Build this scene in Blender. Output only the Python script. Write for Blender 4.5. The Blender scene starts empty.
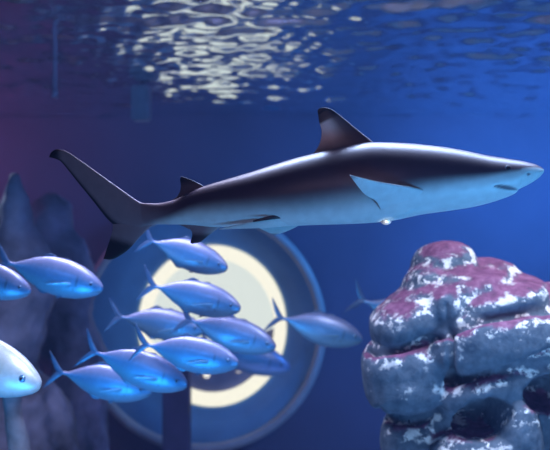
import bpy, bmesh, math, random
import numpy as np
from mathutils import Vector, Matrix, noise as mnoise

random.seed(7)
rng = np.random.default_rng(7)
S = bpy.context.scene
COL = S.collection

# ------------------------------------------------------------------ view
CZ = 2.4                      # camera height above the tank floor
LENS, SENSOR = 50.0, 36.0
F = 550 * LENS / SENSOR       # focal length in pixels


def P(px, py, y):
    """A point of the place seen at (px, py) of the photograph, y metres away."""
    return Vector(((px - 275) * y / F, y, CZ + (225 - py) * y / F))


# ------------------------------------------------------------- utilities
def link(o, parent=None):
    COL.objects.link(o)
    if parent is not None:
        o.parent = parent
    return o


def tag(o, label, cat, group=None):
    o['label'] = label
    o['category'] = cat
    if group:
        o['group'] = group
    return o


def structure(o, label=None):
    o['kind'] = 'structure'
    if label:
        o['label'] = label
    return o


def mesh_obj(name, verts, faces, mat, parent=None, smooth=True):
    me = bpy.data.meshes.new(name)
    me.from_pydata([tuple(v) for v in verts], [], [tuple(f) for f in faces])
    me.validate()
    if smooth:
        me.polygons.foreach_set('use_smooth', [True] * len(me.polygons))
    if mat:
        me.materials.append(mat)
    return link(bpy.data.objects.new(name, me), parent)


def bm_obj(name, bm, mat, parent=None, smooth=True):
    me = bpy.data.meshes.new(name)
    bmesh.ops.recalc_face_normals(bm, faces=bm.faces[:])
    bm.to_mesh(me)
    bm.free()
    if smooth:
        me.polygons.foreach_set('use_smooth', [True] * len(me.polygons))
    me.materials.append(mat)
    return link(bpy.data.objects.new(name, me), parent)


def pchip(xs, ys, x):
    xs = np.asarray(xs, float); ys = np.asarray(ys, float); x = np.asarray(x, float)
    if xs[0] > xs[-1]:
        xs = xs[::-1]; ys = ys[::-1]
    h = np.diff(xs); d = np.diff(ys) / h
    m = np.zeros_like(ys)
    for i in range(1, len(xs) - 1):
        if d[i - 1] * d[i] > 0:
            w1 = 2 * h[i] + h[i - 1]; w2 = h[i] + 2 * h[i - 1]
            m[i] = (w1 + w2) / (w1 / d[i - 1] + w2 / d[i])
    m[0] = d[0]; m[-1] = d[-1]
    x = np.clip(x, xs[0], xs[-1])
    k = np.clip(np.searchsorted(xs, x) - 1, 0, len(xs) - 2)
    t = (x - xs[k]) / h[k]
    t2, t3 = t * t, t * t * t
    return (ys[k] * (2 * t3 - 3 * t2 + 1) + h[k] * m[k] * (t3 - 2 * t2 + t)
            + ys[k + 1] * (-2 * t3 + 3 * t2) + h[k] * m[k + 1] * (t3 - t2))


def polycurve(pts, n):
    """n samples along a smooth curve through pts (any dimension), by arc length."""
    pts = np.asarray(pts, float)
    # Catmull-Rom
    p = np.vstack([2 * pts[0] - pts[1], pts, 2 * pts[-1] - pts[-2]])
    dense = []
    for i in range(1, len(p) - 2):
        for t in np.linspace(0, 1, 24, endpoint=False):
            a, b, c, d = p[i - 1], p[i], p[i + 1], p[i + 2]
            dense.append(0.5 * ((2 * b) + (c - a) * t + (2 * a - 5 * b + 4 * c - d) * t * t
                                + (-a + 3 * b - 3 * c + d) * t ** 3))
    dense.append(pts[-1])
    dense = np.array(dense)
    L = np.concatenate([[0], np.cumsum(np.linalg.norm(np.diff(dense, axis=0), axis=1))])
    s = np.linspace(0, L[-1], n)
    return np.stack([np.interp(s, L, dense[:, k]) for k in range(dense.shape[1])], 1)


def sstep(a, b, x):
    t = np.clip((np.asarray(x, float) - a) / (b - a), 0, 1)
    return t * t * (3 - 2 * t)


# ------------------------------------------------------------- materials
def new_mat(name):
    m = bpy.data.materials.new(name)
    m.use_nodes = True
    nt = m.node_tree
    return m, nt, nt.nodes['Principled BSDF']


def N(nt, kind, **kw):
    n = nt.nodes.new(kind)
    for k, v in kw.items():
        if k in n.inputs.keys():
            n.inputs[k].default_value = v
        else:
            setattr(n, k, v)
    return n


def ramp(nt, stops):
    r = nt.nodes.new('ShaderNodeValToRGB')
    el = r.color_ramp.elements
    while len(el) < len(stops):
        el.new(0.5)
    for e, (p, c) in zip(el, stops):
        e.position = p
        e.color = (*c, 1) if len(c) == 3 else c
    return r


def plain(name, col, rough=0.6, metal=0.0, noise_amt=0.25, scale=6.0, bump=0.0, spec=0.5):
    m, nt, b = new_mat(name)
    tc = N(nt, 'ShaderNodeTexCoord')
    nz = N(nt, 'ShaderNodeTexNoise', Scale=scale, Detail=5.0)
    nt.links.new(tc.outputs['Object'], nz.inputs['Vector'])
    lo = tuple(max(0, c * (1 - noise_amt)) for c in col)
    hi = tuple(min(1, c * (1 + noise_amt)) for c in col)
    r = ramp(nt, [(0.3, lo), (0.7, hi)])
    nt.links.new(nz.outputs['Fac'], r.inputs['Fac'])
    nt.links.new(r.outputs['Color'], b.inputs['Base Color'])
    b.inputs['Roughness'].default_value = rough
    b.inputs['Metallic'].default_value = metal
    b.inputs['Specular IOR Level'].default_value = spec
    if bump:
        bp = N(nt, 'ShaderNodeBump', Strength=bump, Distance=0.02)
        nt.links.new(nz.outputs['Fac'], bp.inputs['Height'])
        nt.links.new(bp.outputs['Normal'], b.inputs['Normal'])
    return m


def emit(name, col, strength):
    m = bpy.data.materials.new(name)
    m.use_nodes = True
    nt = m.node_tree
    nt.nodes.clear()
    e = N(nt, 'ShaderNodeEmission', Strength=strength)
    e.inputs['Color'].default_value = (*col, 1)
    o = N(nt, 'ShaderNodeOutputMaterial')
    nt.links.new(e.outputs[0], o.inputs['Surface'])
    return m


def skin_mat(name, rough, metal=0.0, spec=0.5, bump=0.0, coat=0.0):
    """Animal skin: pigment per point, faint mottling."""
    m, nt, b = new_mat(name)
    a = N(nt, 'ShaderNodeAttribute', attribute_name='pigment')
    tc = N(nt, 'ShaderNodeTexCoord')
    nz = N(nt, 'ShaderNodeTexNoise', Scale=38.0, Detail=4.0)
    nt.links.new(tc.outputs['Object'], nz.inputs['Vector'])
    r = ramp(nt, [(0.3, (0.86, 0.86, 0.86)), (0.7, (1, 1, 1))])
    nt.links.new(nz.outputs['Fac'], r.inputs['Fac'])
    mx = N(nt, 'ShaderNodeMix', data_type='RGBA', blend_type='MULTIPLY')
    mx.inputs[0].default_value = 1.0
    nt.links.new(a.outputs['Color'], mx.inputs[6])
    nt.links.new(r.outputs['Color'], mx.inputs[7])
    nt.links.new(mx.outputs[2], b.inputs['Base Color'])
    b.inputs['Roughness'].default_value = rough
    b.inputs['Metallic'].default_value = metal
    b.inputs['Specular IOR Level'].default_value = spec
    b.inputs['Coat Weight'].default_value = coat
    b.inputs['Coat Roughness'].default_value = 0.2
    if bump:
        bp = N(nt, 'ShaderNodeBump', Strength=bump, Distance=0.003)
        nt.links.new(nz.outputs['Fac'], bp.inputs['Height'])
        nt.links.new(bp.outputs['Normal'], b.inputs['Normal'])
    return m


class Body:
    """Collects shells with a pigment colour per vertex; builds ONE mesh."""

    def __init__(self):
        self.v, self.f, self.c = [], [], []

    def tube(self, rings, cols):
        """rings: list of (M,3) arrays, closed around; ends capped."""
        base = len(self.v)
        M = len(rings[0])
        for r, c in zip(rings, cols):
            self.v += [tuple(p) for p in r]
            self.c += [tuple(q) for q in c]
        n = len(rings)
        for i in range(n - 1):
            for j in range(M):
                a = base + i * M + j; b = base + i * M + (j + 1) % M
                self.f.append((a, b, b + M, a + M))
        self.f.append(tuple(base + j for j in range(M))[::-1])
        self.f.append(tuple(base + (n - 1) * M + j for j in range(M)))

    def fin(self, lead, trail, thick, colfn, nrm=None, ns=22, nc=14, flare=2.0, tip_t=0.25):
        """A thin foil between a leading and a trailing curve (base -> tip, 3-D points)."""
        L = polycurve(lead, ns); T = polycurve(trail, ns)
        rings, cols = [], []
        cs = 0.5 - 0.5 * np.cos(np.linspace(0, math.pi, nc))
        for i in range(ns):
            s = i / (ns - 1)
            t = thick * ((1 - s) + tip_t * s) * (1 + flare * math.exp(-s * 14)) * 0.5
            if nrm is None:
                d1 = T[i] - L[i]
                k0, k1 = max(0, i - 1), min(ns - 1, i + 1)
                d2 = (L[k1] + T[k1]) - (L[k0] + T[k0])
                n = np.cross(d1, d2); n = n / (np.linalg.norm(n) + 1e-9)
            else:
                n = np.asarray(nrm, float)
            prof = np.sqrt(cs) * (1 - cs ** 1.3) * 1.9
            mid = L[i][None, :] * (1 - cs[:, None]) + T[i][None, :] * cs[:, None]
            up = mid + n * (t * prof)[:, None]
            dn = mid - n * (t * prof)[:, None]
            ring = np.vstack([up, dn[-2:0:-1]])
            cring = np.concatenate([cs, cs[-2:0:-1]])
            rings.append(ring)
            cols.append([colfn(s, c, p) for c, p in zip(cring, ring)])
        self.tube(rings, cols)

    def build(self, name, mat, parent=None):
        bm = bmesh.new()
        vs = [bm.verts.new(p) for p in self.v]
        for f in self.f:
            try:
                bm.faces.new([vs[i] for i in f])
            except ValueError:
                pass
        bmesh.ops.recalc_face_normals(bm, faces=bm.faces[:])
        me = bpy.data.meshes.new(name)
        bm.to_mesh(me)
        bm.free()
        at = me.color_attributes.new('pigment', 'FLOAT_COLOR', 'POINT')
        at.data.foreach_set('color', np.array([(*c, 1.0) for c in self.c], np.float32).ravel())
        me.polygons.foreach_set('use_smooth', [True] * len(me.polygons))
        me.materials.append(mat)
        return link(bpy.data.objects.new(name, me), parent)


# =================================================================== water
w = bpy.data.worlds.new('water')
S.world = w
w.use_nodes = True
nt = w.node_tree
nt.nodes.clear()
wo = N(nt, 'ShaderNodeOutputWorld')
bg = N(nt, 'ShaderNodeBackground', Strength=0.0)
vs_ = N(nt, 'ShaderNodeVolumeScatter', Density=0.019, Anisotropy=0.2)
vs_.inputs['Color'].default_value = (0.20, 0.38, 0.95, 1)
nt.links.new(bg.outputs[0], wo.inputs['Surface'])
nt.links.new(vs_.outputs[0], wo.inputs['Volume'])

# ================================================================= setting
YB, XL, XR, ZS = 8.0, -4.6, 4.6, 3.55
wall_m = plain('tank_wall_paint', (0.075, 0.065, 0.13), 0.85, noise_amt=0.18, scale=0.9)
floor_m = plain('tank_sand', (0.30, 0.28, 0.30), 0.95, noise_amt=0.3, scale=14, bump=0.4)


def quad(name, a, b, c, d, mat, label):
    o = mesh_obj(name, [a, b, c, d], [(0, 1, 2, 3)], mat, smooth=False)
    return structure(o, label)


def slab(name, x0, x1, y0, y1, z0, z1, mat, label):
    bm = bmesh.new()
    bmesh.ops.create_cube(bm, size=1, matrix=Matrix.Translation(((x0 + x1) / 2, (y0 + y1) / 2, (z0 + z1) / 2))
                          @ Matrix.Diagonal((x1 - x0, y1 - y0, z1 - z0, 1)))
    o = bm_obj(name, bm, mat, smooth=False)
    return structure(o, label)


slab('floor', XL, XR, -0.6, YB, -0.2, 0.0, floor_m, 'sandy tank floor below the view')
slab('wall_back', XL, XR, YB, YB + 0.2, -0.2, 4.2, wall_m, 'dark blue back wall of the tank')
slab('wall_left', XL - 0.2, XL, -0.6, YB + 0.2, -0.2, 4.2, wall_m, 'blue tank wall on the left')
slab('wall_right', XR, XR + 0.2, -0.6, YB + 0.2, -0.2, 4.2, wall_m, 'blue tank wall on the right')

# ---- the water surface seen from below: rippled, totally reflecting
gx = np.arange(XL, XR + 0.001, 0.026)
gy = np.arange(1.2, YB + 0.001, 0.022)
X, Y = np.meshgrid(gx, gy)
Z = np.zeros_like(X)
for lam, amp, cnt in ((0.55, 0.0058, 7), (0.26, 0.0078, 11), (0.15, 0.0050, 15), (0.09, 0.0014, 13)):
    for _ in range(cnt):
        l = lam * rng.uniform(0.75, 1.3)
        th = math.pi / 2 + rng.normal(0, 0.75)
        k = 2 * math.pi / l
        Z += amp * rng.uniform(0.5, 1.1) * np.sin(k * (X * math.cos(th) + Y * math.sin(th)) + rng.uniform(0, 6.28)) / math.sqrt(cnt) * 1.6
V = np.stack([X, Y, ZS + Z], -1).reshape(-1, 3)
ny, nx = X.shape
idx = np.arange(ny * nx).reshape(ny, nx)
FC = np.stack([idx[:-1, :-1], idx[1:, :-1], idx[1:, 1:], idx[:-1, 1:]], -1).reshape(-1, 4)
m, nt, b = new_mat('water_underside')
b.inputs['Base Color'].default_value = (0.86, 0.93, 0.95, 1)
b.inputs['Metallic'].default_value = 1.0
b.inputs['Roughness'].default_value = 0.16
me = bpy.data.meshes.new('water_surface')
me.from_pydata(V.tolist(), [], FC.tolist())
me.polygons.foreach_set('use_smooth', [True] * len(me.polygons))
me.materials.append(m)
ws = link(bpy.data.objects.new('water_surface', me))
structure(ws, 'rippled water surface seen from below with bright glints')

# ====================================================== round viewing window
RC = P(205, 325, YB)
PXB = YB / F


OX, OSX = 8 * PXB, 73 / 79.5      # the glowing ring reads as a slight oval


def lathe_y(name, prof, mat, parent, seg=96, ox=0.0, sx=1.0, blend=False):
    """prof: list of (r, y) from one end to the other; closed ring profile."""
    vs, fs = [], []
    n = len(prof)
    for i in range(seg):
        a = 2 * math.pi * i / seg
        for r, y in prof:
            if blend:        # oval inside, round outside
                t = min(1, max(0, (R3 - 0.02 - r) / (R3 - 0.02 - R2)))
                ox, sx = OX * t, 1 + (OSX - 1) * t
            vs.append((ox + sx * r * math.cos(a), y, r * math.sin(a)))
    for i in range(seg):
        for k in range(n):
            k2 = (k + 1) % n
            i2 = (i + 1) % seg
            fs.append((i * n + k, i * n + k2, i2 * n + k2, i2 * n + k))
    return mesh_obj(name, vs, fs, mat, parent)


win = link(bpy.data.objects.new('round_window', None))
win.location = RC
tag(win, 'large round viewing window with a glowing white ring in the back wall', 'window')
rim_m = plain('window_rim_paint', (0.24, 0.27, 0.32), 0.5, noise_amt=0.1, scale=5)
dish_m = plain('window_dish_paint', (0.10, 0.24, 0.40), 0.55, noise_amt=0.15, scale=3)
in_m = plain('window_interior_paint', (0.16, 0.16, 0.24), 0.7, noise_amt=0.2, scale=4)
ring_e = emit('ring_light_glow', (1.0, 0.99, 0.87), 0.98)
panel_e = emit('lit_ceiling_glow', (0.90, 1.0, 0.99), 0.80)
bulb_e = emit('round_lamp_glow', (1.0, 0.98, 0.95), 1.0)
R1, R2, R3 = 66.5 * PXB, 80 * PXB, 115 * PXB
# rim: rounded torus
prof = []
for k in range(14):
    a = 2 * math.pi * k / 14
    prof.append((R3 + 0.05 * math.cos(a), -0.30 + 0.05 * math.sin(a)))
lathe_y('rim', prof, rim_m, win)
# dish: conical collar from the light ring up to the rim
lathe_y('collar', [(R2 + 0.004, -0.06), (R2 + 0.02, -0.07), (R2 + 0.16, -0.13), (R3 - 0.02, -0.29),
                   (R3 + 0.03, -0.26), (R3 + 0.03, -0.005), (R2 + 0.004, -0.005)], dish_m, win, blend=True)
lathe_y('light_ring', [(R1, -0.075), (R1 + 0.012, -0.09), (R2 - 0.012, -0.09), (R2, -0.075), (R2, -0.01), (R1, -0.01)], ring_e, win, ox=OX, sx=OSX)


def disc_part(name, zlo, zhi, y0, y1, mat, parent, R, curve=0.0):
    """slice of a disc between heights, its lower edge bowed"""
    n = 64
    top, bot = [], []
    xs = np.linspace(-R * 0.999, R * 0.999, n)
    for x in xs:
        h = math.sqrt(max(0, R * R - x * x))
        zt = min(h, zhi); zb = max(-h, zlo + curve * (x / R))
        if zb > zt:
            zb = zt
        top.append((OX + x * OSX, zt)); bot.append((OX + x * OSX, zb))
    vs, fs = [], []
    for y in (y0, y1):
        for (x, z) in top:
            vs.append((x, y, z))
        for (x, z) in bot:
            vs.append((x, y, z))
    for i in range(n - 1):
        fs.append((i, i + 1, n + i + 1, n + i))
        fs.append((2 * n + i, 3 * n + i, 3 * n + i + 1, 2 * n + i + 1))
        fs.append((i, 2 * n + i, 2 * n + i + 1, i + 1))
        fs.append((n + i, n + i + 1, 3 * n + i + 1, 3 * n + i))
    return mesh_obj(name, vs, fs, mat, parent, smooth=False)


disc_part('lit_panel', -26 * PXB, 10, -0.06, -0.03, panel_e, win, R1, 0.25)
disc_part('dark_panel', -10, 10, -0.028, -0.008, in_m, win, R1)
for (px, py, r) in ((207, 374, 0.034), (239, 369, 0.028)):
    bm = bmesh.new()
    bmesh.ops.create_uvsphere(bm, u_segments=20, v_segments=12, radius=r,
                              matrix=Matrix.Diagonal((1, 0.5, 1, 1)))
    o = bm_obj('lamp', bm, bulb_e, win)
    o.location = P(px, py, YB) - RC + Vector((0, -0.045, 0))
    o['label'] = 'small round lamp glowing inside the window'

# ---- dark post in front of the window
m_post = plain('dark_post_paint', (0.045, 0.04, 0.11), 0.7, noise_amt=0.25, scale=5)
bm = bmesh.new()
a, b_ = P(164, 400, 7.0), P(190, 400, 7.0)
bmesh.ops.create_cube(bm, size=1, matrix=Matrix.Translation(((a.x + b_.x) / 2, 7.0, 0.68))
                      @ Matrix.Diagonal((b_.x - a.x, 0.24, 1.36, 1)))
bmesh.ops.bevel(bm, geom=bm.edges[:], offset=0.012, segments=2, affect='EDGES')
post = bm_obj('square_post', bm, m_post, smooth=False)
tag(post, 'dark square post standing in front of the round window', 'post')

# ---- faint pipe and pale box high on the back wall at left
m_pipe = plain('pale_plastic', (0.16, 0.12, 0.22), 0.5, noise_amt=0.1)
PY = 4.4
p1 = P(55, 97, PY)
plen = 4.0 - p1.z
bm = bmesh.new()
bmesh.ops.create_cone(bm, cap_ends=True, segments=20, radius1=0.013, radius2=0.013, depth=plen)
pipe = bm_obj('air_pipe', bm, m_pipe)
pipe.location = (p1.x, PY, p1.z + plen / 2)
tag(pipe, 'thin faint vertical pipe hanging in the dark water at upper left', 'pipe')
for z, rr, hh2 in ((-plen / 2 + 0.02, 0.019, 0.05), (-plen / 2 + 0.21, 0.018, 0.03)):
    bm = bmesh.new()
    bmesh.ops.create_cone(bm, cap_ends=True, segments=20, radius1=rr, radius2=rr * 0.9, depth=hh2)
    o = bm_obj('pipe_joint', bm, m_pipe, pipe)
    o.location = (0, 0, z)

bm = bmesh.new()
a, b_ = P(132.5, 86, 6.1), P(150.5, 121, 6.1)
W_, H_ = b_.x - a.x, a.z - b_.z
bmesh.ops.create_cube(bm, size=1, matrix=Matrix.Diagonal((W_, 0.16, H_, 1)))
bmesh.ops.bevel(bm, geom=bm.edges[:], offset=0.015, segments=2, affect='EDGES')
m_box = plain('pale_box_plastic', (0.20, 0.22, 0.34), 0.6, noise_amt=0.1)
box = bm_obj('filter_box', bm, m_box, smooth=False)
box.location = ((a.x + b_.x) / 2, 6.1, (a.z + b_.z) / 2)
tag(box, 'faint pale upright box just below the glinting water surface', 'box')
for k in range(4):
    bm = bmesh.new()
    bmesh.ops.create_cube(bm, size=1, matrix=Matrix.Diagonal((W_ * 0.78, 0.012, 0.012, 1)))
    o = bm_obj('slat', bm, m_box, box, smooth=False)
    o.location = (0, -0.084, -H_ * 0.36 + k * 0.05)
bm = bmesh.new()
hh_ = 4.0 - (box.location.z + H_ / 2)
bmesh.ops.create_cone(bm, cap_ends=True, segments=16, radius1=0.02, radius2=0.02, depth=hh_)
o = bm_obj('hanger', bm, m_box, box)
o.location = (0, 0.04, H_ / 2 + hh_ / 2)

# ================================================================== shark
DS = 2.0
KS = DS / F
skin = skin_mat('shark_skin', 0.42, spec=0.45, bump=0.15)
top_px = [(120, 207), (130, 205), (138, 203.6), (145, 203.2), (155, 203.4), (172, 200.6), (190, 191.5), (205.5, 185.8), (229, 178.7), (252.8, 171.6), (276.4, 164), (300, 157),
          (314, 153.6), (335, 148.5), (355, 144.6), (374, 142.4), (398.7, 143), (432, 145.8), (450, 148.2), (468, 151.5), (486.4, 155.5),
          (504.6, 158.4), (522.9, 161.4), (533.8, 164.2), (540, 167), (543.2, 169.2), (543.9, 170.6)]
bot_px = [(120, 216), (130, 222), (138, 225), (145, 226), (155, 224.4), (172, 224.4), (191, 225), (215, 227), (240, 227), (265, 226.4), (290, 226), (318, 225),
          (361, 223.6), (389, 221.2), (422, 214.6), (450, 210.7), (468, 208), (486.4, 203.8), (504.6, 198), (511, 195.4), (514.5, 193.4),
          (516.2, 190.6), (518, 189.6), (528, 184.6), (536, 179.6), (541, 175.4), (543.2, 172.4), (543.9, 170.8)]
wid_px = [(120, 0.4), (130, 1.6), (138, 2.6), (145, 3.8), (155, 6), (172, 9), (205, 15.5), (250, 23), (300, 29.5), (350, 32.5), (390, 33), (430, 30.5), (460, 27.5),
          (485, 25), (505, 22), (520, 18.5), (532, 13.5), (539, 8.5), (542.5, 4), (543.9, 0.6)]
bnd = [(120, 0.95), (145, 0.95), (160, 0.80), (180, 0.62), (205, 0.56), (250, 0.64), (300, 0.71), (350, 0.71), (400, 0.63), (450, 0.53), (480, 0.45), (500, 0.38),
       (515, 0.33), (528, 0.27), (540, 0.24)]
sft = [(120, 0.2), (145, 0.20), (200, 0.22), (300, 0.22), (350, 0.21), (400, 0.16), (450, 0.11), (490, 0.08), (515, 0.06), (540, 0.06)]
DARK = np.array((0.060, 0.028, 0.044))
PALE = np.array((0.64, 0.77, 0.80))
BLACK = np.array((0.012, 0.009, 0.016))
GREY = np.array((0.24, 0.17, 0.20))


def mixc(a, b, t):
    return tuple(np.asarray(a) * (1 - t) + np.asarray(b) * t)


def spine_y(px):
    """the body bends a little away from the viewer towards the tail"""
    t = max(0.0, (300 - px) / 250)
    return DS + 0.10 * t * t


xs = np.concatenate([np.arange(120, 480, 3.0), np.arange(480, 541, 1.2), [541, 542, 542.8, 543.4, 543.8]])
tz = pchip(*zip(*top_px), xs); bz = pchip(*zip(*bot_px), xs); wz = pchip(*zip(*wid_px), xs)
bn = pchip(*zip(*bnd), xs); sf = pchip(*zip(*sft), xs)
shark = Body()
M = 96
rings, cols = [], []
for i, px in enumerate(xs):
    y0 = spine_y(px)
    cy = tz[i] * 0.5 + bz[i] * 0.5
    hh = (bz[i] - tz[i]) / 2
    ring, cc = [], []
    head = sstep(420, 520, px)
    for j in range(M):
        a = 2 * math.pi * j / M
        ca, sa = math.cos(a), math.sin(a)
        # slightly boxy trunk, flat-bottomed head
        e = 0.92
        yy = math.copysign(abs(ca) ** e, ca)
        zz = math.copysign(abs(sa) ** (1.0), sa)
        wdt = wz[i]
        if sa < 0:
            wdt = wz[i] * (1 - 0.10 * head * abs(sa))
        py = cy - zz * hh
        v = (py - tz[i]) / (bz[i] - tz[i])
        yo = yy * wdt
        # ridge over the eye / flattened forehead
        t = float(sstep(bn[i] - sf[i], bn[i] + sf[i], v))
        c = np.array(mixc(DARK, PALE, t))
        c = np.array(mixc(GREY * 1.15, c, float(sstep(132, 190, px))))
        # mouth slit on both sides
        inset = 0.0
        nearer = y0 / (y0 - abs(yo) * KS)          # the flanks stand nearer than the spine
        ax, ay = 275 + (px - 275) * nearer, 225 + (py - 225) * nearer
        if 494 < ax < 518 and abs(ca) > 0.2:
            mz = 186.2 + (ax - 497) * 0.17
            half = 1.9 * math.sqrt(max(0.0, 1 - ((ax - 506.5) / 10.6) ** 2))
            mz -= half * 0.25
            q = abs(ay - mz)
            if q < half + 0.7:
                k = 1 - float(sstep(max(0.0, half - 0.7), half + 0.7, q))
                inset = 2.2 * k
                c = np.array(mixc(c, (0.09, 0.07, 0.10), k * 0.92))
        # nostril
        dn = math.hypot((ax - 528.5) / 1.6, (ay - 173.8) / 1.3)
        if dn < 1.6 and abs(ca) > 0.2:
            k = 1 - float(sstep(0.6, 1.6, dn))
            inset = max(inset, 0.9 * k)
            c = np.array(mixc(c, (0.10, 0.08, 0.12), k * 0.9))
        f = 1 - inset / max(wdt, 4)
        pt = P(px, py, y0)
        ring.append((pt.x, y0 + yo * f * KS * -1.0, pt.z))
        cc.append(tuple(c))
    rings.append(np.array(ring)); cols.append(cc)
shark.tube(rings, cols)


def FP(px, py, dy=0.0):
    y = spine_y(px) + dy
    return tuple(P(px, py, y))


def tocurve(pts):
    return [FP(*p) for p in pts]


def to_px(p):
    return 275 + p[0] * F / p[1], 225 - (p[2] - CZ) * F / p[1]


YN = (0, 1, 0)


def col_dorsal(s, c, p):
    px, py = to_px(p)
    line = 124 - (px - 320) * 0.55
    k = 1 - float(sstep(-1.8, 1.8, py - line))
    base = mixc(GREY * 0.40, np.array((0.85, 0.70, 0.70)), float(sstep(0.25, 0.75, c)) * float(sstep(0.15, 0.55, s)))
    return mixc(base, BLACK, k)


shark.fin(tocurve([(383, 150), (372.9, 141.7), (363.8, 134.6), (354.6, 127.3), (343.7, 118.2), (332.8, 110), (326.5, 107.9)]),
          tocurve([(312, 163), (313.5, 154), (318.2, 146.6), (321, 138.5), (321.5, 130), (319.2, 121.9), (317.9, 112.8)]),
          0.020, col_dorsal, YN)
# rounded apex
shark.fin(tocurve([(333.5, 110.8), (327, 107.7), (322, 107.4)]), tocurve([(317.9, 114.5), (317.7, 110.5), (319.4, 108.2)]), 0.006, lambda s, c, p: tuple(BLACK), YN, ns=8, flare=0)


def col_d2(s, c, p):
    px, py = to_px(p)
    return mixc(GREY * 0.5, BLACK, 1 - float(sstep(180, 187, py)))


shark.fin(tocurve([(206, 190), (203.5, 186), (196, 182.0), (188, 178.4), (181.5, 176.5)]),
          tocurve([(174, 204), (171.8, 200.5), (177.5, 196), (180.8, 188), (179.9, 179.0)]), 0.011, col_d2, YN)
shark.fin(tocurve([(182, 195), (176, 199.0), (171.0, 201.2)]), tocurve([(180, 200), (175.5, 201.6), (170.8, 202.4)]), 0.006, lambda s, c, p: tuple(GREY * .5), YN, ns=8, flare=0)

# caudal fin: upper lobe
def col_tail(s, c, p):
    px, py = to_px(p)
    k = float(sstep(0.84, 0.93, c)) * float(sstep(0.12, 0.25, s))
    k = max(k, 1 - float(sstep(56, 63, px)))
    return mixc(GREY * 1.15, BLACK, k * 0.97)


shark.fin(tocurve([(160, 204), (150, 203.8), (139.4, 201.8), (120, 188.6), (100.6, 174.7), (81, 160.8), (66, 150.9), (57, 149.6)]),
          tocurve([(150, 224), (136, 233), (113, 224.2), (92, 199.7), (72.8, 176), (61.5, 162), (57.5, 159.5), (49.6, 157)]),
          0.020, col_tail, YN, ns=34, flare=0.6)
shark.fin(tocurve([(70, 153), (59, 149.4), (54.5, 149.9), (51, 152.5)]), tocurve([(64, 164), (58.5, 158.5), (53, 158.0), (49.0, 157.2)]), 0.006,
          lambda s, c, p: mixc(GREY * .7, BLACK, float(sstep(0.35, 0.75, s))), YN, ns=12, flare=0)
# lower lobe


def col_low(s, c, p):
    px, py = to_px(p)
    d = (py - 236) + (px - 112) * -0.28
    k = float(sstep(-2, 6, d))
    return mixc(GREY * 1.15, BLACK, k * 0.97)


shark.fin(tocurve([(160, 222.6), (152, 225.4), (143, 234), (139.4, 237.6), (128.3, 249.7), (116, 258.0), (110, 259.8)]),
          tocurve([(126, 200), (118, 215), (112.8, 224), (112.8, 229), (111, 236), (106.9, 248.3), (103.4, 258.9)]),
          0.014, col_low, YN, ns=24, flare=0)

# anal fin


def col_anal(s, c, p):
    px, py = to_px(p)
    k = float(sstep(231, 237, py))
    return mixc(mixc(GREY, PALE, 0.35 * float(sstep(0.5, 0.0, c))), BLACK, k * 0.9)


shark.fin(tocurve([(231, 222), (221.8, 226.3), (210, 234.4), (200.5, 241.8), (192, 244.0)]),
          tocurve([(178, 219), (181, 224.8), (189, 228), (192.2, 234), (190.2, 242.6)]), 0.010, col_anal, YN)
shark.fin(tocurve([(188, 224), (180, 223.8), (174, 222.2)]), tocurve([(190, 230), (183, 226.2), (174.2, 223.2)]), 0.006, lambda s, c, p: tuple(GREY * .8), YN, ns=8, flare=0)

# pelvic fins
def col_pelv(near):
    def fn(s, c, p):
        k = float(sstep(0.80, 0.97, s))
        base = PALE * 0.85
        if near:
            k = max(k, float(sstep(0.55, 0.7, c)) * 0.95)
        return mixc(base, BLACK * 3, k * (0.95 if near else 0.6))
    return fn


hb = 0.030
# near fin: a pale lobe trailing back along the belly, under a black sliver painted as shade
shark.fin(tocurve([(300, 217, -hb + .004), (285, 218, -hb - 0.010), (268, 219.6, -hb - 0.018), (252, 221.8, -hb - 0.020), (236, 225, -hb - .012), (219, 228.8, -hb - .002)]),
          tocurve([(292, 225.4, -hb + 0.014), (280, 226.8, -hb + 0.004), (266, 227.8, -hb - 0.006), (252, 228.4, -hb - 0.010), (236, 228.9, -hb - .006), (219, 229.6, -hb)]),
          0.008, lambda s, c, p: tuple(PALE * 0.95), flare=0.3)
shark.fin(tocurve([(292, 213.8, -hb - .010), (282, 214.2, -hb - 0.018), (268, 216.2, -hb - 0.026), (253, 220.4, -hb - 0.030)]),
          tocurve([(288, 217.6, -hb - .012), (278, 218.8, -hb - 0.020), (266, 220.2, -hb - 0.028), (253, 222, -hb - 0.032)]),
          0.006, lambda s, c, p: tuple(BLACK * 1.8), flare=0)
# far fin: hangs below the belly line
shark.fin(tocurve([(303, 222, hb * 0.6), (298, 226, hb * 0.8), (285.6, 231.8, hb), (275.5, 234.6, hb * 1.1)]),
          tocurve([(254, 222, hb * 0.6), (257.8, 227.2, hb * 0.8), (266, 231.4, hb), (273, 234.6, hb * 1.1)]), 0.008, col_pelv(False))
# claspers' sheath: the pale lower fold running back to the anal fin
# pectoral fins


def col_pec(s, c, p):
    k = float(sstep(0.90, 1.0, s)) * 0.75
    e = (1 - float(sstep(0.0, 0.06, c))) * 0.5
    return mixc(PALE, (0.10, 0.10, 0.14), max(k, e))


for sg in (-1, 1):
    ww = 0.060
    shark.fin(tocurve([(434, 196, sg * ww * .85), (426, 190.6, sg * (ww + .012)), (414, 187.4, sg * (ww + .035)), (388, 183.4, sg * (ww + .075)), (366, 178.9, sg * (ww + .112)), (351, 175.2, sg * (ww + .135))]),
              tocurve([(386, 220, sg * ww * .55), (381, 212, sg * (ww * .9)), (379.4, 207, sg * (ww + .018)), (375, 200.6, sg * (ww + .045)), (364, 193.6, sg * (ww + .088)), (349.6, 175.6, sg * (ww + .134))]),
              0.017, col_pec, None, ns=30, nc=18, flare=1.0, tip_t=0.2)

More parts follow.
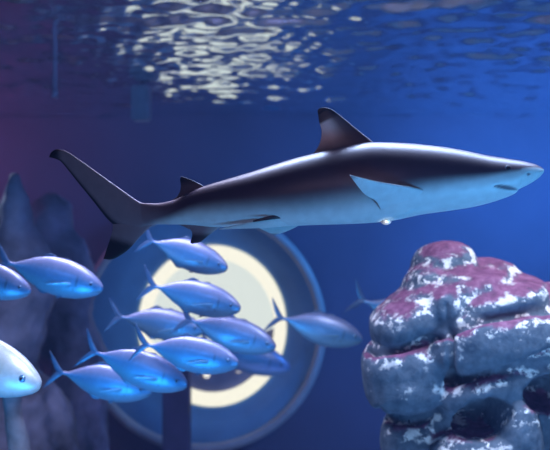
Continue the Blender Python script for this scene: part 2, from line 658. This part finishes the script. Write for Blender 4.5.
sh = shark.build('shark', skin)
tag(sh, 'grey and white shark with black-tipped fins swimming across the whole view', 'shark')
eye_m = plain('shark_eye', (0.012, 0.010, 0.016), 0.15, noise_amt=0.1)
lid_m = plain('shark_eyelid', (0.30, 0.28, 0.36), 0.4, noise_amt=0.1)
ix = int(np.argmin(abs(xs - 502.6)))
hv = (169.6 - (tz[ix] + bz[ix]) / 2) / ((bz[ix] - tz[ix]) / 2)
wy = wz[ix] * KS * (1 - hv * hv) ** 0.46
for sg in (-1, 1):
    bm = bmesh.new()
    bmesh.ops.create_uvsphere(bm, u_segments=20, v_segments=14, radius=1, matrix=Matrix.Diagonal((2.3 * KS, 1.5 * KS, 2.6 * KS, 1)))
    o = bm_obj('eye', bm, eye_m, sh)
    p = P(508.2, 168.2, DS - wy)
    o.location = (p.x, DS + sg * (wy + 0.1 * KS), p.z)
    # pale lid crescent behind the eye
    vs, fs = [], []
    for k in range(13):
        a = math.radians(95 + 150 * k / 12)
        r = 3.0 * KS
        t = 0.55 * KS * math.sin(math.pi * k / 12) + 1e-4
        for dr, dy in ((-t, 0), (0, -t), (t, 0), (0, t)):
            vs.append(((r + dr) * math.cos(a), dy, (r + dr) * math.sin(a) * 1.05))
    for k in range(12):
        for q in range(4):
            fs.append((k * 4 + q, k * 4 + (q + 1) % 4, k * 4 + 4 + (q + 1) % 4, k * 4 + 4 + q))
    l = mesh_obj('eyelid', vs, fs, lid_m, sh)
    l.location = (p.x, DS + sg * (wy + 0.7 * KS), p.z)

# ---- air bubble clinging under the belly
m, nt, b = new_mat('bubble_silver')
b.inputs['Base Color'].default_value = (0.97, 0.97, 0.97, 1)
b.inputs['Metallic'].default_value = 1.0
b.inputs['Roughness'].default_value = 0.58
tcn = N(nt, 'ShaderNodeTexCoord'); nzb = N(nt, 'ShaderNodeTexNoise', Scale=60.0)
bpb = N(nt, 'ShaderNodeBump', Strength=0.05, Distance=0.001)
nt.links.new(tcn.outputs['Object'], nzb.inputs['Vector']); nt.links.new(nzb.outputs['Fac'], bpb.inputs['Height'])
nt.links.new(bpb.outputs['Normal'], b.inputs['Normal'])
vs, fs = [], []
nr, nsg = 10, 24
for i in range(nr):
    t = math.pi / 2 * i / (nr - 1)
    for j in range(nsg):
        a = 2 * math.pi * j / nsg
        vs.append((5.6 * KS * math.cos(t) * math.cos(a), 5.6 * KS * math.cos(t) * math.sin(a), -4.6 * KS * math.sin(t)))
for i in range(nr - 1):
    for j in range(nsg):
        fs.append((i * nsg + j, i * nsg + (j + 1) % nsg, (i + 1) * nsg + (j + 1) % nsg, (i + 1) * nsg + j))
fs.append(tuple(range(nsg)))
bub = mesh_obj('air_bubble', vs, fs, m)
bub.location = P(385, 220.4, DS) + Vector((0, -0.018, 0))
tag(bub, 'small bright white bubble clinging under the shark belly', 'bubble')

# =================================================================== fish
fskin = skin_mat('fish_scales', 0.40, metal=0.35, spec=0.6, bump=0.1, coat=0.3)
fskin_pale = fskin
FB_TOP = np.array((0.30, 0.35, 0.62))  # lavender highlight from above put into the back's pigment
FB_MID = np.array((0.10, 0.30, 0.62))
FB_BEL = np.array((0.20, 0.44, 0.70))
FIN_C = np.array((0.11, 0.20, 0.40))


def make_fish():
    """a jack of unit fork length: snout at x=+0.5, tail tips at x=-0.5, up = z"""
    B = Body()
    xs_ = np.concatenate([np.linspace(-0.36, 0.30, 44), np.linspace(0.31, 0.49, 18), [0.496, 0.4995]])
    top = pchip([-0.36, -0.31, -0.25, -0.12, 0.02, 0.15, 0.27, 0.37, 0.44, 0.48, 0.496, 0.5],
                [0.014, 0.018, 0.046, 0.112, 0.152, 0.158, 0.142, 0.108, 0.068, 0.036, 0.016, 0.001], xs_)
    bot = pchip([-0.36, -0.31, -0.25, -0.12, 0.02, 0.15, 0.27, 0.37, 0.44, 0.48, 0.496, 0.5],
                [-0.014, -0.018, -0.048, -0.116, -0.158, -0.166, -0.150, -0.118, -0.082, -0.052, -0.030, -0.012], xs_)
    wid = pchip([-0.36, -0.31, -0.2, 0.0, 0.15, 0.3, 0.4, 0.47, 0.496, 0.5],
                [0.008, 0.013, 0.030, 0.064, 0.074, 0.070, 0.054, 0.028, 0.010, 0.002], xs_)
    rg, cl = [], []
    MM = 40
    for i, x in enumerate(xs_):
        c0 = (top[i] + bot[i]) / 2; h = (top[i] - bot[i]) / 2
        r, cc = [], []
        for j in range(MM):
            a = 2 * math.pi * j / MM
            z = c0 + h * math.sin(a)
            y = wid[i] * math.copysign(abs(math.cos(a)) ** 1.05, math.cos(a))
            v = (1 - math.sin(a)) / 2
            c = np.array(mixc(FB_TOP, FB_MID, float(sstep(0.12, 0.45, v))))
            c = np.array(mixc(c, FB_BEL, float(sstep(0.5, 0.8, v))))
            # gill cover edge
            gx_ = 0.285 - 0.9 * (z - 0.0) ** 2 * 4
            gk = math.exp(-((x - gx_) / 0.006) ** 2) * (1 if -0.09 < z < 0.06 else 0)
            c = c * (1 - 0.5 * gk)
            # mouth
            mk = math.exp(-((z - (-0.030 - (0.5 - x) * 0.28)) / 0.004) ** 2) * (1 if x > 0.42 else 0)
            c = c * (1 - 0.6 * mk)
            # lateral line
            lz = 0.045 * math.sin((x + 0.3) * 3.2) if x > -0.1 else 0.045 * math.sin(0.64) * max(0, (x + 0.36) / 0.26)
            lk = math.exp(-((z - lz) / 0.006) ** 2) * (1 if x < 0.28 else 0)
            c = c * (1 + 0.35 * lk)
            r.append((x, y, z)); cc.append(tuple(np.clip(c, 0, 1)))
        rg.append(np.array(r)); cl.append(cc)
    B.tube(rg, cl)
    fc = lambda s, c, p: tuple(FIN_C * (1 - 0.3 * s))
    # forked tail
    for sg in (1, -1):
        B.fin([(-0.33, 0, 0.013 * sg), (-0.36, 0, 0.030 * sg), (-0.40, 0, 0.072 * sg), (-0.45, 0, 0.125 * sg), (-0.50, 0, 0.178 * sg)],
              [(-0.36, 0, -0.006 * sg), (-0.402, 0, 0.000 * sg), (-0.430, 0, 0.030 * sg), (-0.466, 0, 0.088 * sg), (-0.506, 0, 0.174 * sg)],
              0.018, fc, YN, ns=14, nc=10, flare=0)
        # second dorsal / anal: low, sickle-shaped in front
        B.fin([(0.09, 0, 0.128 * sg), (0.06, 0, 0.152 * sg), (0.02, 0, 0.170 * sg), (-0.02, 0, 0.174 * sg)],
              [(-0.30, 0, 0.018 * sg), (-0.22, 0, 0.062 * sg), (-0.10, 0, 0.122 * sg), (-0.035, 0, 0.166 * sg)], 0.010, fc, YN, ns=10, nc=10, flare=0)
        # pectoral
        B.fin([(0.255, 0.066 * sg, -0.015), (0.20, 0.085 * sg, -0.018), (0.10, 0.098 * sg, -0.048), (0.03, 0.100 * sg, -0.080)],
              [(0.235, 0.066 * sg, -0.050), (0.19, 0.080 * sg, -0.052), (0.10, 0.094 * sg, -0.068), (0.032, 0.100 * sg, -0.083)], 0.008, lambda s, c, p: tuple(FB_BEL), None, ns=10, nc=8, flare=0)
        # pelvic
        B.fin([(0.20, 0.025 * sg, -0.140), (0.17, 0.030 * sg, -0.162), (0.13, 0.032 * sg, -0.178)],
              [(0.15, 0.025 * sg, -0.142), (0.14, 0.029 * sg, -0.158), (0.125, 0.032 * sg, -0.177)], 0.008, fc, None, ns=8, nc=8, flare=0)
    # spiny dorsal, folded low
    B.fin([(0.20, 0, 0.130), (0.18, 0, 0.152), (0.15, 0, 0.168)], [(0.07, 0, 0.140), (0.09, 0, 0.158), (0.14, 0, 0.168)], 0.008, fc, YN, ns=8, nc=8, flare=0)
    return B.build('fish', fskin)


fish0 = make_fish()
feye_m = plain('fish_eye', (0.02, 0.02, 0.035), 0.12, noise_amt=0.1)
firis_m = plain('fish_iris', (0.12, 0.26, 0.48), 0.3, metal=0.5, noise_amt=0.1)
fish_eyes = []
for sg in (-1, 1):
    bm = bmesh.new()
    bmesh.ops.create_uvsphere(bm, u_segments=16, v_segments=10, radius=1, matrix=Matrix.Diagonal((0.021, 0.010, 0.021, 1)))
    o = bm_obj('eye', bm, firis_m, fish0)
    o.location = (0.405, sg * 0.049, 0.012)
    bm = bmesh.new()
    bmesh.ops.create_uvsphere(bm, u_segments=14, v_segments=8, radius=1, matrix=Matrix.Diagonal((0.009, 0.004, 0.009, 1)))
    q = bm_obj('pupil', bm, feye_m, o)
    q.location = (0, sg * 0.0075, 0)


def copy_tree(o, parent=None):
    c = o.copy()
    COL.objects.link(c)
    c.parent = parent
    for ch in [q for q in list(bpy.data.objects) if q.parent == o]:
        copy_tree(ch, c)
    return c


# snout px, tail px, distance, yaw (deg, + turns the head to the viewer), label
FISH = [
    ((31, 291), (-75, 262), 2.75, 0, 'blue silver fish at the left edge, overlapped behind by another fish'),
    ((104, 288), (-9, 259), 3.05, 4, 'blue silver fish just below and left of the shark tail tip'),
    ((46, 381), (-125, 330), 2.30, 10, 'large fish lit whitish, cut off by the left edge, brightest of the school'),
    ((228, 268), (139, 237), 3.35, 4, 'blue fish directly under the shark anal fin, topmost of the school'),
    ((241, 308), (140, 283), 3.20, 4, 'blue fish crossing the upper half of the bright window'),
    ((204, 330), (107, 315), 3.75, 0, 'darker blue fish whose head is hidden behind the fish in front of the window'),
    ((276, 347), (176, 316), 3.45, 0, 'blue fish crossing the middle of the bright window, nose at its right rim'),
    ((239, 362), (131, 343), 2.95, 6, 'bright blue fish with lavender-lit back at the lower middle of the school'),
    ((188, 384), (80, 348), 3.00, 4, 'bright blue fish just above the lowest fish of the school'),
    ((152, 391), (46, 370), 3.25, 2, 'lowest blue fish of the school, tail at far left'),
    ((363, 340), (268, 314), 4.40, -6, 'dim blue fish right of the bright window, dark tail against it'),
    ((446, 330), (350, 296), 4.60, 0, 'faint blue fish half hidden behind the carved stone head'),
    ((290, 368), (196, 342), 6.6, 0, 'shadowy dark fish against the lower part of the bright window'),
]
for i, (sn, tl, d, yaw, lab) in enumerate(FISH):
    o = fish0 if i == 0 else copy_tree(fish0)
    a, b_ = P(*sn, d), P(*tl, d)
    vec = a - b_
    cy = math.cos(math.radians(yaw))
    L = vec.length / max(0.8, cy)
    pitch = math.atan2(vec.z, vec.x)
    o.location = (a + b_) / 2
    o.rotation_mode = 'XYZ'
    o.rotation_euler = (Matrix.Rotation(-math.radians(yaw), 4, 'Z') @ Matrix.Rotation(-pitch, 4, 'Y')).to_euler()
    o.scale = (L, L, L)
    if 'whitish' in lab:       # strong light on this one put into a paler pigment
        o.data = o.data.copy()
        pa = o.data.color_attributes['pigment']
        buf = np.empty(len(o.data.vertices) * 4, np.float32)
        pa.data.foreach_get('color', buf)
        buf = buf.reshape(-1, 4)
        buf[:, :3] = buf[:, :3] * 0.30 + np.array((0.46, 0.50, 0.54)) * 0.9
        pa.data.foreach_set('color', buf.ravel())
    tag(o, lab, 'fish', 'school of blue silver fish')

# ================================================================= statue
DT = 3.0
KT = DT / F


def lump_mesh(name, lumps, y0, k, voxel, smooth_it, mat, face=0.0):
    """merge ellipsoidal lumps (px, py, rx, ry, rot, dy, rd, boxy) into one continuous skin"""
    bm = bmesh.new()
    for (px, py, rx, ry, rot, dy, rd, bx) in lumps:
        t = bmesh.new()
        bmesh.ops.create_icosphere(t, subdivisions=4, radius=1)
        for v in t.verts:
            c = v.co
            if bx:
                e = 1 - bx
                q = Vector([math.copysign(abs(x) ** e, x) for x in c])
                c = q * (1 / max(0.5, (abs(q.x) ** 4 + abs(q.y) ** 4 + abs(q.z) ** 4) ** 0.25)) if bx > 0.5 else q
            v.co = Vector((c.x * rx * k, c.y * rd * k, c.z * ry * k))
        R = Matrix.Rotation(math.radians(-rot), 4, 'Y')
        ctr = P(px, py, y0 + (dy - face * rd) * k)
        t.transform(Matrix.Translation((ctr.x, y0 + dy * k, ctr.z)) @ R)
        tm = bpy.data.meshes.new('t'); t.to_mesh(tm); t.free()
        bm.from_mesh(tm); bpy.data.meshes.remove(tm)
    me = bpy.data.meshes.new(name + '_lumps')
    bm.to_mesh(me); bm.free()
    o = bpy.data.objects.new(name, me)
    COL.objects.link(o)
    md = o.modifiers.new('r', 'REMESH'); md.mode = 'VOXEL'; md.voxel_size = voxel
    if smooth_it:
        sm = o.modifiers.new('s', 'SMOOTH'); sm.factor = 0.5; sm.iterations = smooth_it
    dg = bpy.context.evaluated_depsgraph_get()
    nm = bpy.data.meshes.new_from_object(o.evaluated_get(dg))
    o.modifiers.clear()
    o.data = nm
    bpy.data.meshes.remove(me)
    nm.name = name
    nm.materials.clear(); nm.materials.append(mat)
    nm.polygons.foreach_set('use_smooth', [True] * len(nm.polygons))
    return o


def fract(p, s, oct=4):
    return mnoise.fractal(Vector(p) * s, 1.0, 2.0, oct, noise_basis='PERLIN_ORIGINAL')


def get_co(me):
    a = np.empty(len(me.vertices) * 3, np.float64)
    me.vertices.foreach_get('co', a)
    return a.reshape(-1, 3)


def get_no(me):
    a = np.empty(len(me.vertices) * 3, np.float32)
    me.vertex_normals.foreach_get('vector', a)
    return a.reshape(-1, 3)


# stone with purple crust on the upper faces, pale speckled fringe, blue-grey below
m_st, nt, b = new_mat('crusted_stone')
tc = N(nt, 'ShaderNodeTexCoord')
n1 = N(nt, 'ShaderNodeTexNoise', Scale=9.0, Detail=6.0, Roughness=0.6)
n2 = N(nt, 'ShaderNodeTexNoise', Scale=26.0, Detail=5.0, Roughness=0.65)
at = N(nt, 'ShaderNodeAttribute', attribute_name='crust')
for q in (n1, n2):
    nt.links.new(tc.outputs['Object'], q.inputs['Vector'])
mz = N(nt, 'ShaderNodeMath', operation='MULTIPLY_ADD')
nt.links.new(n1.outputs['Fac'], mz.inputs[0]); mz.inputs[1].default_value = 0.9
nt.links.new(at.outputs['Fac'], mz.inputs[2])
stone = ramp(nt, [(0.35, (0.045, 0.08, 0.125)), (0.65, (0.11, 0.16, 0.22))])
nt.links.new(n2.outputs['Fac'], stone.inputs['Fac'])
purple = ramp(nt, [(0.3, (0.08, 0.022, 0.065)), (0.5, (0.17, 0.055, 0.13)), (0.68, (0.27, 0.12, 0.22))])
nt.links.new(n2.outputs['Fac'], purple.inputs['Fac'])
pm = ramp(nt, [(0.74, (0, 0, 0)), (0.86, (1, 1, 1))])
nt.links.new(mz.outputs[0], pm.inputs['Fac'])
mix1 = N(nt, 'ShaderNodeMix', data_type='RGBA')
nt.links.new(pm.outputs['Color'], mix1.inputs[0]); nt.links.new(stone.outputs['Color'], mix1.inputs[6]); nt.links.new(purple.outputs['Color'], mix1.inputs[7])
# pale fringe where the crust ends
fr = ramp(nt, [(0.57, (0, 0, 0)), (0.68, (1, 1, 1)), (0.77, (1, 1, 1)), (0.88, (0.0, 0.0, 0.0))])
nt.links.new(mz.outputs[0], fr.inputs['Fac'])
n3 = N(nt, 'ShaderNodeTexNoise', Scale=19.0, Detail=6.0, Roughness=0.7)
nt.links.new(tc.outputs['Object'], n3.inputs['Vector'])
sp = ramp(nt, [(0.51, (0, 0, 0)), (0.56, (1, 1, 1))])
nt.links.new(n3.outputs['Fac'], sp.inputs['Fac'])
mm = N(nt, 'ShaderNodeMix', data_type='RGBA', blend_type='MULTIPLY'); mm.inputs[0].default_value = 1
nt.links.new(fr.outputs['Color'], mm.inputs[6]); nt.links.new(sp.outputs['Color'], mm.inputs[7])
mix2 = N(nt, 'ShaderNodeMix', data_type='RGBA')
nt.links.new(mm.outputs[2], mix2.inputs[0]); nt.links.new(mix1.outputs[2], mix2.inputs[6]); mix2.inputs[7].default_value = (0.82, 0.85, 0.84, 1)
nt.links.new(mix2.outputs[2], b.inputs['Base Color'])
b.inputs['Roughness'].default_value = 0.75
bp = N(nt, 'ShaderNodeBump', Strength=0.5, Distance=0.012)
nt.links.new(n2.outputs['Fac'], bp.inputs['Height']); nt.links.new(bp.outputs['Normal'], b.inputs['Normal'])

LUMPS = [  # px, py, rx, ry, rot, dy, rdepth, boxy
    (497, 405, 88, 92, 0, 20, 78, 0.0),
    (480, 320, 62, 60, 0, 20, 58, 0.0),
    (449, 270, 35, 30, 12, 10, 34, 0.1),
    (429, 303, 47, 23, 28, -6, 44, 0.1),
    (427, 284, 26, 20, 45, 0, 34, 0.0),
    (455, 288, 40, 22, 10, -4, 40, 0.0),
    (470, 296, 46, 20, 16, -18, 40, 0.1),
    (497, 279, 30, 22, -10, 12, 32, 0.1),
    (528, 302, 27, 27, -20, 0, 34, 0.1),
    (500, 305, 50, 18, 12, -28, 40, 0.15),
    (414, 323, 41, 25, 22, -14, 46, 0.15),
    (470, 330, 26, 18, 16, -36, 36, 0.1),
    (510, 341, 73, 30, 9, -34, 52, 0.28),
    (448, 308, 26, 24, 10, -26, 36, 0.1),
    (585, 330, 50, 40, -30, -5, 52, 0.15),
    (411, 381, 43, 39, 10, -16, 46, 0.34),
    (418, 448, 34, 36, 10, 4, 40, 0.1),
    (502, 387, 60, 19, 17, -42, 36, 0.2),
    (570, 372, 40, 14, -8, -46, 36, 0.2),
    (523, 442, 20, 44, 6, -56, 30, 0.1),
    (470, 455, 34, 22, 20, -44, 34, 0.1),
    (585, 400, 48, 100, 0, 10, 60, 0.1),
    (505, 500, 90, 60, 0, 10, 70, 0.1),
    (510, 452, 30, 14, 0, -58, 26, 0.1),
]
statue = lump_mesh('carved_stone_head', LUMPS, DT, KT, 0.010, 3, m_st, 0.55)
me = statue.data
co = get_co(me)
no = get_no(me)
# eye sockets pressed into the face
ppx = 275 + co[:, 0] * F / co[:, 1]; ppy = 225 - (co[:, 2] - CZ) * F / co[:, 1]
front = co[:, 1] < DT + 10 * KT
for (ex, ey, rx, ry, rot, dep) in ((483, 420, 32, 20, 18, 52), (549, 395, 26, 19, 12, 52)):
    a = math.radians(rot)
    dx = ppx - ex; dyy = -(ppy - ey)
    u = dx * math.cos(a) + dyy * math.sin(a); v = -dx * math.sin(a) + dyy * math.cos(a)
    r2 = (u / rx) ** 2 + (v / ry) ** 2
    k = np.clip(1 - r2, 0, 1) ** 0.45
    co[:, 1] += np.where(front, k * dep * KT, 0)
# seams cut between the blocks
def seam(p0, p1, bow, dep, wd):
    t = np.linspace(0, 1, 60)
    sx = p0[0] + (p1[0] - p0[0]) * t; sy = p0[1] + (p1[1] - p0[1]) * t + bow * 4 * t * (1 - t)
    d2 = np.full(len(co), 1e9)
    for x, y in zip(sx, sy):
        d2 = np.minimum(d2, (ppx - x) ** 2 + (ppy - y) ** 2)
    co[:, :] -= no * (np.where(front, np.exp(-d2 / wd ** 2), 0) * dep * KT)[:, None]


seam((368, 352), (448, 330), 6, 9, 3.6)
seam((449, 330), (452, 380), 0, 9, 3.4)
seam((450, 381), (556, 352), 4, 8, 3.4)
seam((378, 412), (440, 412), 10, 9, 3.2)
seam((446, 304), (450, 334), 0, 3, 2.6)
seam((450, 331), (556, 308), -4, 9, 3.6)
for i in range(len(co)):
    p = co[i]
    n = fract(p, 9.0, 5) * 0.008 + fract(p, 3.2, 2) * 0.010
    co[i] += no[i] * n
me.vertices.foreach_set('co', co.ravel())
me.update()
no = get_no(me)
cr = np.clip(0.10 + 0.42 * no[:, 2], -0.35, 0.60)
# crust thins out towards the lower face
cr -= 0.10 * sstep(CZ - 0.55, CZ - 0.85, co[:, 2])
a = me.attributes.new('crust', 'FLOAT', 'POINT')
a.data.foreach_set('value', cr.astype(np.float32))
tag(statue, 'large carved stone head crusted with purple algae at lower right', 'statue')
# plinth below the frame
m_pl = plain('plinth_stone', (0.16, 0.20, 0.28), 0.85, noise_amt=0.3, scale=7, bump=0.4)
bm = bmesh.new()
c0 = P(505, 500, DT)
zt = P(505, 525, DT).z
bmesh.ops.create_cube(bm, size=1, matrix=Matrix.Translation((c0.x, DT + 0.05, zt / 2)) @ Matrix.Diagonal((0.9, 0.75, zt, 1)))
bmesh.ops.bevel(bm, geom=bm.edges[:], offset=0.04, segments=3, affect='EDGES')
bmesh.ops.subdivide_edges(bm, edges=bm.edges[:], cuts=3, use_grid_fill=True)
bm_obj('pedestal', bm, m_pl, statue)

# ================================================================== rocks
m_rk = plain('reef_rock', (0.15, 0.16, 0.26), 0.8, noise_amt=0.85, scale=3.2, bump=0.7)
m_rk2 = plain('pale_coral_rock', (0.15, 0.17, 0.24), 0.75, noise_amt=0.5, scale=8, bump=0.6)


def rock(name, lumps, y0, mat, amp, label, cat='rock', fr=3.0):
    k = y0 / F
    o = lump_mesh(name, lumps, y0, k, 0.03, 1, mat)
    co = get_co(o.data); no = get_no(o.data)
    for i in range(len(co)):
        n = abs(fract(co[i], fr, 5)) * -amp + fract(co[i], fr * 0.5, 2) * amp
        co[i] += no[i] * n
    co[:, 2] = np.maximum(co[:, 2], 0.0)
    o.data.vertices.foreach_set('co', co.ravel())
    o.data.update()
    return tag(o, label, cat)


rock('rock', [(13, 196, 9, 26, -3, 0, 12, 0.0), (14, 222, 18, 36, 0, 0, 20, 0.0), (12, 300, 42, 80, 0, 5, 45, 0.1), (-30, 380, 70, 170, 0, 10, 70, 0.1), (10, 480, 70, 120, 0, 0, 70, 0.1),
              (10, 560, 90, 60, 0, 0, 80, .1)], 5.0, m_rk, 0.06,
     'tall pointed reef rock rising at the left edge behind the fish')
rock('rock', [(50, 228, 22, 34, -14, 0, 24, 0.0), (62, 300, 34, 70, -6, 0, 34, 0.1), (74, 420, 36, 120, 0, 0, 40, 0.1), (80, 560, 56, 70, 0, 0, 44, 0.1)], 6.4, m_rk, 0.06,
     'lower rounded reef rock beside the tall pointed one')
rock('coral_column', [(14, 420, 10, 50, 3, 0, 12, 0.0), (20, 480, 14, 70, 0, 0, 16, 0.0), (12, 392, 13, 12, 0, 0, 13, 0), (22, 620, 24, 90, 0, 0, 26, 0.0), (24, 770, 40, 80, 0, 0, 40, 0)], 3.4, m_rk2, 0.02,
     'pale upright coral stump under the whitish fish', 'coral', fr=7.0)

# ================================================================= lights
def aim(o, tgt):
    d = Vector(tgt) - o.location
    o.rotation_euler = d.to_track_quat('-Z', 'Y').to_euler()


def area(name, loc, tgt, sx, sy, power, col, spread=180):
    l = bpy.data.lights.new(name, 'AREA')
    l.shape = 'RECTANGLE'; l.size = sx; l.size_y = sy; l.energy = power; l.color = col
    l.spread = math.radians(spread)
    o = link(bpy.data.objects.new(name, l)); o.location = loc; aim(o, tgt)
    return o


def spot(name, loc, tgt, power, col, ang, blend=0.5, rad=0.05):
    l = bpy.data.lights.new(name, 'SPOT')
    l.energy = power; l.color = col; l.spot_size = math.radians(ang); l.spot_blend = blend; l.shadow_soft_size = rad
    o = link(bpy.data.objects.new(name, l)); o.location = loc; aim(o, tgt)
    return o


area('overhead_lamp', (0.55, 2.42, 3.42), (0.50, 2.03, 2.4), 1.8, 0.3, 31, (0.45, 0.60, 1.0), 90)
area('school_lamp', (-0.9, 3.15, 3.42), (-0.85, 3.2, 2.0), 2.0, 0.4, 28, (0.70, 0.68, 1.0), 110)
area('statue_lamp', (1.25, 2.35, 3.35), (1.1, 3.3, 1.9), 0.7, 0.4, 14, (0.72, 0.78, 1.0), 100)
area('blue_side_fill', (2.0, 0.6, 0.9), (0.62, 2.0, 2.35), 0.8, 0.8, 8.2, (0.08, 0.42, 1.0), 60)  # unseen fill added for the water's blue ambient on the belly
area('blue_school_fill', (-1.0, 1.0, 0.9), (-0.62, 3.3, 1.95), 0.8, 0.8, 6.6, (0.03, 0.40, 0.95), 60)  # unseen fill added below to turn the school blue
spot('added_fish_spot', (-0.2, 0.7, 3.2), P(15, 365, 2.3), 210, (0.80, 0.88, 1.0), 13, 0.6, 0.1)  # unseen spot added to whiten one fish
spot('added_bubble_spot', (0.42, 0.2, 1.75), bub.location + Vector((0, 0, -0.008)), 190, (1.0, 1.0, 1.0), 1.2, 0.5, 0.01)  # unseen narrow spot added to make the bubble shine white
area('front_fill', (0.0, -0.4, 2.9), (0.0, 2.0, 2.45), 1.0, 0.4, 1.2, (1.0, 0.66, 0.80), 100)  # weak unseen fill added behind the camera for flank and fins
area('statue_front_fill', (0.5, 0.8, 1.2), (1.0, 3.0, 1.8), 0.5, 0.5, 2.2, (0.30, 0.55, 1.0), 50)  # unseen fill added to lift the statue's front faces
area('wall_wash_blue', (3.2, 5.0, 3.2), (2.3, 8, 2.7), 1.2, 0.5, 130, (0.05, 0.31, 1.0), 115)
area('wall_wash_violet', (-4.2, 6.6, 3.4), (-3.4, 8, 3.4), 0.8, 0.4, 18, (1.0, 0.22, 0.60))
area('wall_wash_low', (0.6, 5.2, 0.15), (0.6, 8, 1.2), 3.0, 0.4, 13, (0.24, 0.28, 0.85))
spot('rock_rim_spot', (-2.7, 5.9, 3.35), (-1.5, 5.2, 2.2), 120, (0.55, 0.70, 1.0), 50, 0.8, 0.1)  # unseen spot added for pale rims on the rocks
for (x, tx, e) in ((0.62, 0.75, 60), (0.95, 1.15, 80), (1.5, 1.75, 90), (2.0, 2.35, 140)):
    spot('beam_lamp', (x, 3.55, 3.45), (tx, 6.4, 0.4), e, (0.10, 0.38, 1.0), 7, 0.9, 0.03)

# ================================================================= camera
cam = bpy.data.cameras.new('camera')
cam.lens = LENS; cam.sensor_width = SENSOR; cam.sensor_fit = 'HORIZONTAL'
cam.dof.use_dof = True; cam.dof.focus_distance = DS - 0.03; cam.dof.aperture_fstop = 3.2
cam.clip_start = 0.05
co_ = link(bpy.data.objects.new('camera', cam))
co_.location = (0, 0, CZ)
co_.rotation_euler = (math.radians(90), 0, 0)
S.camera = co_

S.view_settings.view_transform = 'Standard'
S.view_settings.look = 'None'
S.view_settings.gamma = 1.0
S.view_settings.use_curve_mapping = False
S.view_settings.exposure = 0.0
